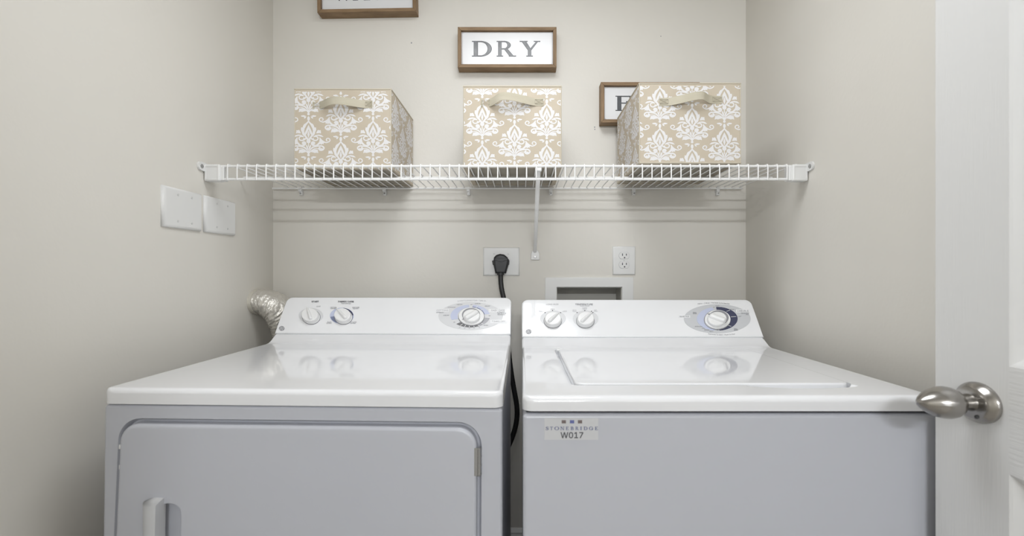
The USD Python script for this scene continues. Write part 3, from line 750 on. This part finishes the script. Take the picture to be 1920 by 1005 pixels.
fp = Polygon(WF.many([(995.5, 487.3), (1011.4, 487.3), (1011.2, 476), (1008.5, 470), (998.5, 470), (995.8, 476)]))
obj('brace_foot', WF.place(convex_bevel(fp, .0065, .0015)), 'white_plastic', br, 30)
a, s = WF.at(1003.4, 481.4, .0065)
obj('screw', WF.place(convex_bevel(Point(a, s).buffer(.0042, 10), .0022, .0008, .006)), 'screw_steel', br, 30)

# ------------------------------------------------------------------ fabric bins
def damask():
    """One damask ornament, drawn for its right half and mirrored; units 1/11.17 picture pixel, y down from its tip."""
    pg = lambda *p: Polygon(p).buffer(3, 4).buffer(-2.5)
    st = lambda pts, w0, w1=None: unary_union([LineString(s[i:i + 2]).buffer(np.interp(i / 26, [0, 1], [w0, w1 or w0]) / 2, 4) for s in [spline(pts, 28)] for i in range(27)])
    fl = Polygon([(0, 48), (24, 85), (58, 118), (88, 132), (108, 160), (124, 208), (156, 204), (161, 258), (142, 300), (131, 345), (108, 376), (78, 402), (50, 438), (24, 482), (0, 486)])
    fl = fl.difference(Polygon([(0, 98), (45, 160), (82, 230), (93, 285), (80, 338), (68, 300), (44, 240), (0, 152)]))
    fl = fl.difference(Polygon([(0, 243), (22, 308), (58, 366), (30, 408), (0, 442)])).union(Polygon([(0, 274), (25, 350), (11, 400), (0, 426)]))
    parts = [fl,
             pg((160, 330), (180, 282), (200, 257), (226, 268), (254, 262), (262, 334), (230, 324), (190, 330)),
             pg((102, 398), (150, 364), (210, 354), (270, 366), (316, 406), (280, 404), (240, 394), (200, 382), (150, 386)),
             st([(62, 442), (108, 470), (158, 478), (194, 452), (196, 418), (160, 396), (112, 402)], 30, 22), Point(98, 444).buffer(16),
             st([(388, 488), (370, 466), (384, 440), (416, 434), (446, 456), (448, 486), (418, 510), (370, 524), (320, 506), (272, 472), (238, 428)], 20, 26),
             pg((238, 424), (262, 468), (300, 500), (345, 520), (312, 536), (322, 560), (284, 548), (272, 570), (246, 548), (205, 578), (170, 594), (140, 588), (185, 552), (222, 510)),
             st([(190, 574), (130, 588), (86, 572), (66, 544), (78, 520), (104, 516), (122, 536)], 34, 40), Point(98, 545).buffer(30),
             st([(2, 724), (34, 676), (84, 630), (150, 606), (230, 594), (290, 600), (324, 638), (292, 678), (246, 682), (218, 652), (236, 628)], 20, 34), Point(262, 662).buffer(34).difference(Point(262, 636).buffer(12)),
             st([(12, 744), (60, 692), (130, 652), (205, 652)], 22, 12),
             pg((46, 722), (88, 682), (132, 664), (192, 670), (206, 746), (172, 734), (130, 742), (90, 728)),
             pg((0, 690), (8, 624), (38, 566), (54, 580), (46, 622), (20, 664)), pg((22, 664), (92, 598), (74, 640), (34, 680)),
             Point(0, 494).buffer(44), sbox(-3, 500, 9, 610), Polygon([(0, 690), (14, 720), (14, 770), (0, 775)]), Point(0, 786).buffer(27), affinity.scale(Point(0, 880).buffer(1), 28, 46),
             pg((48, 830), (100, 810), (160, 820), (152, 838), (100, 848)), pg((44, 838), (86, 846), (98, 880), (68, 876))]
    half = unary_union([q.buffer(0) for q in parts])
    g = half.union(affinity.scale(half, -1, 1, origin=(0, 0))).buffer(.4).simplify(1.2)
    return affinity.scale(g, 1, -1, origin=(0, 0))


DAM = damask()
UN = 1.302 / F / 11.17     # metres per unit of the ornament


def damask_face(w, h, c0, t0, dx=.0857, dy=.1083, scale=1.0, margin=(.002, .002, .003, .007)):
    """Ornaments in a half-drop repeat clipped to a w x h face; c0 a column, t0 the height of a tip in it."""
    one = affinity.scale(DAM, UN * scale, UN * scale, origin=(0, 0))
    out, clip = [], sbox(margin[0], margin[2], w - margin[1], h - margin[3])
    for i in range(-5, 6):
        for j in range(-5, 6):
            x, y = c0 + i * dx, t0 + j * dy + (dy / 2 if i % 2 else 0)
            if -.07 < x < w + .07 and -.03 < y < h + .13:
                out.append(affinity.translate(one, x, y).intersection(clip))
    return unary_union([q for q in out if not q.is_empty])


ZD = ZW + RW + .0006       # top of the shelf's wires


def fabric_bin(u0, u1, vt, yf, yb, tip, handle, label, side):
    xl, xr = (u0 - U0) * yf / F, (u1 - U0) * yf / F
    zt = EYE - (vt - V0) * yf / F
    w, d, h = xr - xl, yb - yf, zt - ZD
    th = thing('storage_bin', ((xl + xr) / 2, (yf + yb) / 2, ZD), label, 'storage bin', 'patterned fabric bins on the wire shelf')
    shell = rbox(xl, xr, yf, yb, ZD, zt + .02, .005, 12) - box(xl + .004, xr - .004, yf + .004, yb - .004, ZD + .008, zt + .1) - box(xl - 1, xr + 1, yf - 1, yb + 1, zt, zt + 1)
    shell = shell - rbox(xl + .012, xr - .012, yf + .012, yb - .012, ZD - .01, ZD + .004, .003)
    obj('body', shell, 'bin_fabric', th, 30)
    obj('base_board', rbox(xl + .0125, xr - .0125, yf + .0125, yb - .0125, ZD + .0015, ZD + .0055, .0015), 'bin_underside', th, 30, label='grey stiffened bottom board')
    seam = [tube([(xl + .006, yb - .035, ZD + .0012), (xr - .006, yb - .035, ZD + .0012)], .0014, 6)]
    obj('base_seam', as_tm(seam), 'bin_edging', th, False)
    ed = []
    for x, y in ((xl, yf), (xr, yf), (xl, yb), (xr, yb)):
        ex_, ey = (.0015 if x == xl else -.0015), (.0015 if y == yf else -.0015)
        ed.append(tube([(x + ex_, y + ey, ZD + .004), (x + ex_, y + ey, zt - .001)], .0018, 8))
    for z in (zt - .0005, ZD + .003):
        for (xa, ya), (xc, yc) in (((xl, yf), (xr, yf)), ((xr, yf), (xr, yb)), ((xr, yb), (xl, yb)), ((xl, yb), (xl, yf))):
            ed.append(tube([(xa + (.001 if xa == xl else -.001), ya + (.001 if ya == yf else -.001), z), (xc + (.001 if xc == xl else -.001), yc + (.001 if yc == yf else -.001), z)], .0024, 8))
    obj('edge_piping', as_tm(ed), 'bin_edging', th, 40)
    bf = Frame((xl, yf, ZD), (1, 0, 0), (0, 0, 1), (0, -1, 0))
    c0, t0 = bf.at(*tip)
    obj('printed_pattern', bf.place(flat(damask_face(w, h, c0, t0, dx=60.5 * yf / F, dy=77 * yf / F, scale=yf / 1.302), .00012, .00006)), 'bin_print', th, False, label='white damask print')
    for x, nx in ((xl, -1), (xr, 1)):
        sf = Frame((x, yf, ZD), (0, 1, 0), (0, 0, 1), (nx, 0, 0))
        obj('printed_pattern', sf.place(flat(damask_face(d, h, .045, t0 + .02), .00012, .00006)), 'bin_print', th, False, label='white damask print')
    # webbing handle
    hp = spline([P(u, v, yf - o - .0012) for u, v, o in handle], 40)
    wd = .0100
    up = np.array([0, 0, 1.0])
    rows = []
    for i, q in enumerate(hp):
        tt = hp[min(i + 1, 39)] - hp[max(i - 1, 0)]
        tt /= np.linalg.norm(tt)
        b = up - tt * (up @ tt) * .6
        b /= np.linalg.norm(b)
        nn = np.cross(tt, b)
        nn = nn if nn[1] < 0 else -nn
        rows.append([q + b * wd + nn * .0009, q - b * wd + nn * .0009, q - b * wd - nn * .0009, q + b * wd - nn * .0009])
    v = np.array(rows).reshape(-1, 3)
    f = []
    for i in range(39):
        for j in range(4):
            p_, q_ = i * 4 + j, i * 4 + (j + 1) % 4
            f += [[p_, q_, q_ + 4], [p_, q_ + 4, p_ + 4]]
    f += [[0, 2, 1], [0, 3, 2], [156, 157, 158], [156, 158, 159]]
    s = trimesh.Trimesh(v, f, process=False)
    s.invert() if s.volume < 0 else None
    hd = obj('handle', s, 'bin_webbing', th, 30, label='woven beige webbing handle')
    st = []
    for ua, ub in ((handle[0][0] + 1.2, handle[1][0] - 1), (handle[-2][0] + 1, handle[-1][0] - 1.2)):
        vm = handle[0][1] if ua < handle[2][0] else handle[-1][1]
        q = [P(ua, vm - 5, yf - .0026), P(ub, vm - 5, yf - .0026), P(ub, vm + 3, yf - .0026), P(ua, vm + 3, yf - .0026)]
        st += [tube([q[i], q[(i + 1) % 4]], .0004, 5) for i in range(4)] + [tube([q[0], q[2]], .0004, 5), tube([q[1], q[3]], .0004, 5)]
    obj('stitching', as_tm(st), 'stitching', hd, False)
    return th


fabric_bin(551.5, 733.5, 167, 1.323, 1.588, (639, 259), [(586, 197.5, 0), (602, 197, .0004), (609, 194, .010), (622, 189, .020), (648, 190, .018), (672, 194, .008), (684, 195.5, .0004), (698, 195.5, 0)], 'tan damask fabric bin, leftmost of three on the wire shelf, right side showing', 'r')
fabric_bin(868.5, 1053, 161.5, 1.302, 1.567, (964.7, 227), [(902, 192.5, 0), (919, 192.5, .0004), (926, 189, .009), (938, 181.5, .020), (960, 181.5, .019), (984, 187, .010), (1002, 191, .0004), (1019, 191, 0)], 'tan damask fabric bin in the middle of the wire shelf, below the DRY sign', 'n')
fabric_bin(1198.5, 1389.5, 156, 1.262, 1.549, (1297.7, 196), [(1236, 191, 0), (1254, 190.5, .0004), (1278, 186, .010), (1304, 180, .019), (1319, 179.5, .019), (1326, 184, .009), (1335, 187, .0004), (1354, 187, 0)], 'tan damask fabric bin, rightmost on the wire shelf, partly hiding a framed sign', 'l')

# ------------------------------------------------------------------ framed word signs
def sign(word, corner, rot, letters, label, two_tone=False, height=.050, base=None):
    """corner: lower left of the back, on the wall (x, z above eye); letters: (left, right) of each letter along the sign."""
    W_, H_, T_ = .3105, .1275, .0385
    cx, cz = corner[0] + W_ / 2, EYE + corner[1] + H_ / 2
    c, s = math.cos(rot), math.sin(rot)
    fr = Frame((cx - (c * W_ - s * H_) / 2, D - .0008, cz - (s * W_ + c * H_) / 2), (c, 0, s), (-s, 0, c), (0, -1, 0))
    th = thing('framed_sign', (cx, D, cz), label, 'wall sign', 'wood-framed word signs on the back wall')
    e = .0108
    for q, m_ in (([(0, 0), (W_, 0), (W_ - e, e), (e, e)], 'frame_wood'), ([(0, H_), (e, H_ - e), (W_ - e, H_ - e), (W_, H_)], 'frame_wood'), ([(0, 0), (e, e), (e, H_ - e), (0, H_)], 'frame_wood_upright'), ([(W_, 0), (W_, H_), (W_ - e, H_ - e), (W_ - e, e)], 'frame_wood_upright')):
        obj('frame_bar', fr.place(convex_bevel(Polygon(q).buffer(-.0001), T_, .0012)), m_, th, 30)
    obj('panel', fr.place(flat(sbox(e - .001, e - .001, W_ - e + .001, H_ - e + .001), .004, .022)), 'sign_enamel', th, False, label='white enamelled panel')
    pill = sbox(e + .0012, e + .0012, W_ - e - .0012, H_ - e - .0012).buffer(-.008).buffer(.008, 8)
    obj('raised_panel', fr.place(convex_bevel(pill, .0026, .0022, .0258)), 'sign_enamel', th, 35)
    for ch, (a, b) in zip(word, letters):
        g = glyph(ch)
        x0, y0, x1, y1 = g.bounds
        z0 = base if base is not None else (H_ - height) / 2 + .003
        fx, fy = (b - a) / (x1 - x0), height
        place = lambda q: affinity.translate(affinity.scale(affinity.translate(q, -x0, 0), fx, fy, origin=(0, 0)), a, z0)
        lt = obj('letter', fr.place(flat(place(g), .0006, .0284)), 'sign_letter_dark', th, False, label=f'dark serif letter {ch}')
        if two_tone:
            inner = place(g).buffer(-.0013)
            if not inner.is_empty:
                obj('letter_face', fr.place(flat(inner, .0003, .0289)), 'sign_letter_grey', lt, False)


k = F / (D - .0292)
lx = lambda u, x0: (u - U0) / k - x0
x0 = (1042 - U0) * D / F - .3105
sign('DRY', (x0, -(136 - V0) * D / F), 0.0, [(lx(884.9, x0), lx(922.1, x0)), (lx(931.2, x0), lx(967.8, x0)), (lx(974.4, x0), lx(1013, x0))], 'small wood-framed white sign reading DRY in grey serif letters', True, height=.0489, base=.0387)
x0 = (603.5 - U0) * D / F
sign('WASH', (x0, -(34.2 - V0) * D / F), math.radians(1.0), [(lx(623, x0), lx(661, x0)), (lx(661.5, x0), lx(694, x0)), (lx(699, x0), lx(717, x0)), (lx(725, x0), lx(754.5, x0))], 'small wood-framed white sign at the top, cut by the picture edge, reading WASH', base=.0420)
x0 = (1123.2 - U0) * D / F
sign('FOLD', (x0, -(236.8 - V0) * D / F), 0.0, [(lx(1154, x0), lx(1183, x0)), (lx(1189, x0), lx(1223, x0)), (lx(1229, x0), lx(1257, x0)), (lx(1263, x0), lx(1296, x0))], 'wood-framed white sign half hidden behind the right-hand bin, its F showing', height=.0472, base=.0402)

# ------------------------------------------------------------------ wall plates and outlets
LF = Frame((XL, 0, EYE), (0, 1, 0), (0, 0, 1), (1, 0, 0))


def blank_plate(ya, yb, za, zb, label):
    th = thing('blank_wall_plate', (XL, (ya + yb) / 2, EYE + za), label, 'wall plate', 'blank plates on the left wall')
    pl = LF.place(convex_bevel(sbox(ya, za, yb, zb), .0085, .0075, 0, 6))
    obj('plate', pl, 'white_plastic', th, 25)
    for fy in (.33, .69):
        for fz in (.17, .83):
            y, z = ya + (yb - ya) * fy, za + (zb - za) * fz
            sc = convex_bevel(Point(y, z).buffer(.0028, 10), .0010, .0004, .0084) - m3.Manifold.cube([.0060, .0008, .002]).translate([y - .003, z - .0004, .0088])
            obj('screw', LF.place(sc), 'screw_painted', th, 30)


y_of = lambda u: XL * F / (u - U0)
blank_plate(y_of(301), y_of(374), .1060, .1985, 'larger-looking white blank wall plate, nearer the viewer on the left wall')
blank_plate(y_of(380.5), y_of(437.5), .1063, .1985, 'white blank wall plate on the left wall, nearer the shelf end')

# dryer receptacle
rec = thing('dryer_outlet', (-.065, D, EYE), 'white square wall outlet plate behind the black dryer plug', 'wall outlet')
obj('plate', WF.place(convex_bevel(Polygon(WF.many([(906, 517), (974, 517), (974, 464), (906, 464)], .003)), .0075, .006, 0, 6)), 'receptacle_plastic', rec, 25)
obj('receptacle_face', WF.place(convex_bevel(Polygon(WF.many(ellipse(940, 491, 17, 16, 32), .007)), .0012, .0006, .007)), 'receptacle_plastic', rec, 30)
for u, v in ((926.8, 476.3), (953, 476.6)):
    obj('printed_mark', px_text(WF, '30' if u < 940 else '250V', u, v, 1.6, h=.0076, width=3.2), 'ink_grey', rec, False)
cord = thing('power_cord', (-.06, 1.56, EYE), 'thick black dryer power cord with its plug in the wall outlet', 'power cord')
o = [(925.2, 489), (926, 482.5), (930.3, 478), (937.5, 475.8), (945.5, 477.3), (951.5, 482.5), (954, 489), (953.2, 496), (950, 507), (948.5, 512.5), (928.8, 512.8), (927.5, 506), (924.8, 495)]
pz = .033
body = convex_bevel(Polygon(WF.many(o, pz)), .026, .007, .0085, 5)
wing = as_tm([convex_bevel(Polygon(WF.many(q, .02)), .008, .002, .012) for q in ([(922.6, 489), (926, 487.5), (927, 497.5), (924, 496.5)], [(953, 485), (955, 488.5), (954.5, 496), (951.5, 498)])])
obj('plug', as_tm([WF.place(body), WF.place(wing)]), 'rubber', cord, 30, label='black moulded angle plug')
obj('plug_ridge', WF.place(convex_bevel(Polygon(WF.many([(927, 484.6), (952, 484.6), (951.5, 487), (946, 489.5), (939.5, 491.5), (932, 489.5), (927.5, 487)], pz)), .0014, .0008, .0342)), 'rubber', cord, 30)
cpts = [P(u, v, y) for u, v, y in ((938.6, 511, D - .022), (938.7, 520, D - .022), (939.4, 532, D - .024), (941.2, 545, D - .028), (944.2, 558, D - .034), (948, 590, D - .038), (951.5, 630, D - .042), (955, 670, D - .045), (960, 708, D - .045), (966, 742, D - .045), (969.5, 768, D - .045), (968, 792, D - .045), (962, 815, D - .045), (953, 838, D - .046), (940, 868, D - .05), (925, 890, D - .06))]
obj('cord', tube(spline(cpts, 90), .0078, 14, ry=.62), 'cord_rubber', cord, 50)
obj('strain_relief', tube([P(938.6, 510, D - .022), P(938.6, 515.8, D - .022)], .0115, 16, ry=.9), 'rubber', cord, 40)

# duplex outlet
dup = thing('duplex_outlet', (.33, D, EYE), 'white two-socket wall outlet above the recessed washer box', 'wall outlet')
obj('plate', WF.place(convex_bevel(Polygon(WF.many([(1148.6, 515), (1191, 515), (1191, 462), (1148.6, 462)], .003)), .0070, .0045, 0, 6)), 'receptacle_plastic', dup, 25)
for vc in (479.3, 496.5):
    fc = Polygon(WF.many(ellipse(1170.2, vc, 9.6, 8.4, 40), .0075)).intersection(Polygon(WF.many([(1150, vc + 6.4), (1190, vc + 6.4), (1190, vc - 6.4), (1150, vc - 6.4)], .0075)))
    obj('socket_rim', WF.place(flat(fc.buffer(.0006), .0004, .0068)), 'ink_pale', dup, False)
    so = obj('socket', WF.place(convex_bevel(fc, .0012, .0005, .0070)), 'receptacle_plastic', dup, 30)
    for u, hh in ((1166.2, 2.2), (1173.4, 1.9)):
        obj('slot', px_decal(WF, sbox(u - .75, vc - 1.6 - hh, u + .75, vc - 1.6 + hh).exterior.coords[:-1], .0081, .0003), 'ink', so, False)
    obj('slot', px_decal(WF, ellipse(1170.1, vc + 3.9, 1.4, 1.4, 16), .0081, .0003), 'ink', so, False)
a, s = WF.at(1170.3, 488, .0075)
obj('screw', WF.place(convex_bevel(Point(a, s).buffer(.0025, 10), .0011, .0005, .0068)), 'screw_painted', dup, 30)

# recessed washer outlet box
wb = thing('washer_outlet_box', (.217, D, EYE - .1), 'white framed recessed washer outlet box, half hidden by the washer controls', 'outlet box')
ox0, ox1, oz1, oz0 = .0755, .3587, EYE - .0105, EYE - .205
frame_ = convex_bevel(sbox(ox0, oz0 - EYE, ox1, oz1 - EYE), .0065, .0022, 0) - man(flat(sbox(BX0 + .0005, BZ0 - EYE, BX1 - .0005, BZ1 - EYE), .05, -.02))
obj('frame', WF.place(frame_), 'white_plastic', wb, 30)
tub = box(BX0 + .0006, BX1 - .0006, D - .001, D + .085, BZ0 + .0006, BZ1 - .0006) - box(BX0 + .003, BX1 - .003, D - .1, D + .082, BZ0 + .003, BZ1 - .003)
obj('recess', tub, 'outlet_box_grey', wb, False, label='grey recessed inside of the box')

# ------------------------------------------------------------------ open panel door
X0, TH = 0.627, .035
YE = X0 * F / (1754 - U0)
DWID = .735
door = thing('door_1', (X0 + TH / 2, YE - DWID / 2, 0), 'white six-panel door standing open at the right, with a brushed metal knob', 'door', None, 'structure')
yn = YE - DWID
stile, mul = .1135, .095
pw = (DWID - 2 * stile - mul) / 2
zz = [.012, EYE - .71, EYE - .2575, EYE - .119, EYE + .36, EYE + .44, EYE + .575, EYE + .672]
DO = lambda y0, y1, z0, z1, x1=X0 + TH: box(X0, x1, y0, y1, z0, z1)
for y0, y1 in ((YE - stile, YE), (yn, yn + stile)):
    obj('stile', DO(y0, y1, zz[0], zz[-1]), 'door_vertical_grain', door, False)
for i, (z0, z1) in enumerate(((zz[0], zz[1]), (zz[2], zz[3]), (zz[4], zz[5]), (zz[6], zz[7]))):
    obj('rail', DO(yn + stile, YE - stile, z0, z1), 'door_horizontal_grain', door, False)
for z0, z1 in ((zz[1], zz[2]), (zz[3], zz[4]), (zz[5], zz[6])):
    ym = yn + stile + pw
    obj('mullion', DO(ym, ym + mul, z0, z1), 'door_vertical_grain', door, False)
    for y0 in (yn + stile, ym + mul):
        y1 = y0 + pw
        rings = []
        for ins, dx in ((0, 0), (.003, .002), (.015, .0135), (.020, .0138), (.045, .0045), (.047, .004)):
            rings.append([(X0 + dx, y0 + ins, z0 + ins), (X0 + dx, y1 - ins, z0 + ins), (X0 + dx, y1 - ins, z1 - ins), (X0 + dx, y0 + ins, z1 - ins)])
        back = [(X0 + TH, y, z) for _, y, z in rings[0]]
        vv = np.array([back] + rings).reshape(-1, 3)
        f = []
        for i in range(len(rings)):
            for j in range(4):
                p_, q_ = i * 4 + j, i * 4 + (j + 1) % 4
                f += [[p_, q_, q_ + 4], [p_, q_ + 4, p_ + 4]]
        L_ = len(rings) * 4
        f += [[0, 2, 1], [0, 3, 2], [L_, L_ + 1, L_ + 2], [L_, L_ + 2, L_ + 3]]
        s = trimesh.Trimesh(vv, f, process=False)
        s.invert() if s.volume < 0 else None
        obj('panel', s, 'door_vertical_grain', door, False)

# door knob: a lathe about an axis square to the door, squat like everything round here
ky = X0 * F / (1836 - U0)
kz = EYE - (754.5 - V0) * ky / F
SQ = .82


def lathe(prof, axis_tilt=(0, 0)):
    """prof: (distance from the door, radius)."""
    n, v = 48, []
    for d, r in prof:
        for t in np.arange(n) / n * 2 * np.pi:
            v.append((X0 - d, ky + r * math.cos(t), kz + r * math.sin(t) * SQ))
    f = []
    for i in range(len(prof) - 1):
        for j in range(n):
            p_, q_ = i * n + j, i * n + (j + 1) % n
            f += [[p_, q_, q_ + n], [p_, q_ + n, p_ + n]]
    m = trimesh.Trimesh(np.array(v), f, process=False)
    m.invert() if m.volume < 0 else None
    return m


kn = obj('door_knob', lathe([(.0270, .0001), (.0272, .0125), (.030, .0175), (.034, .0215), (.040, .0250), (.047, .0264), (.054, .0256), (.062, .0228), (.070, .0180), (.077, .0122), (.082, .0068), (.0845, .0025), (.0850, .0001)]), 'nickel', door, 50, label='egg-shaped brushed nickel knob')
obj('rose', lathe([(0, .0335), (.003, .0338), (.0055, .0325), (.008, .0300), (.011, .0265), (.013, .0245), (.0140, .0165), (.0150, .0001)]), 'nickel', kn, 50)
obj('neck', lathe([(.012, .0150), (.016, .0135), (.024, .0130), (.030, .0140), (.031, .0001)]), 'nickel', kn, 50)
obj('set_screw', m3.Manifold.sphere(.0028, 12).translate([X0 - .0135, ky - .011, kz - .0205 * SQ]), 'dark_gap', kn, 40)
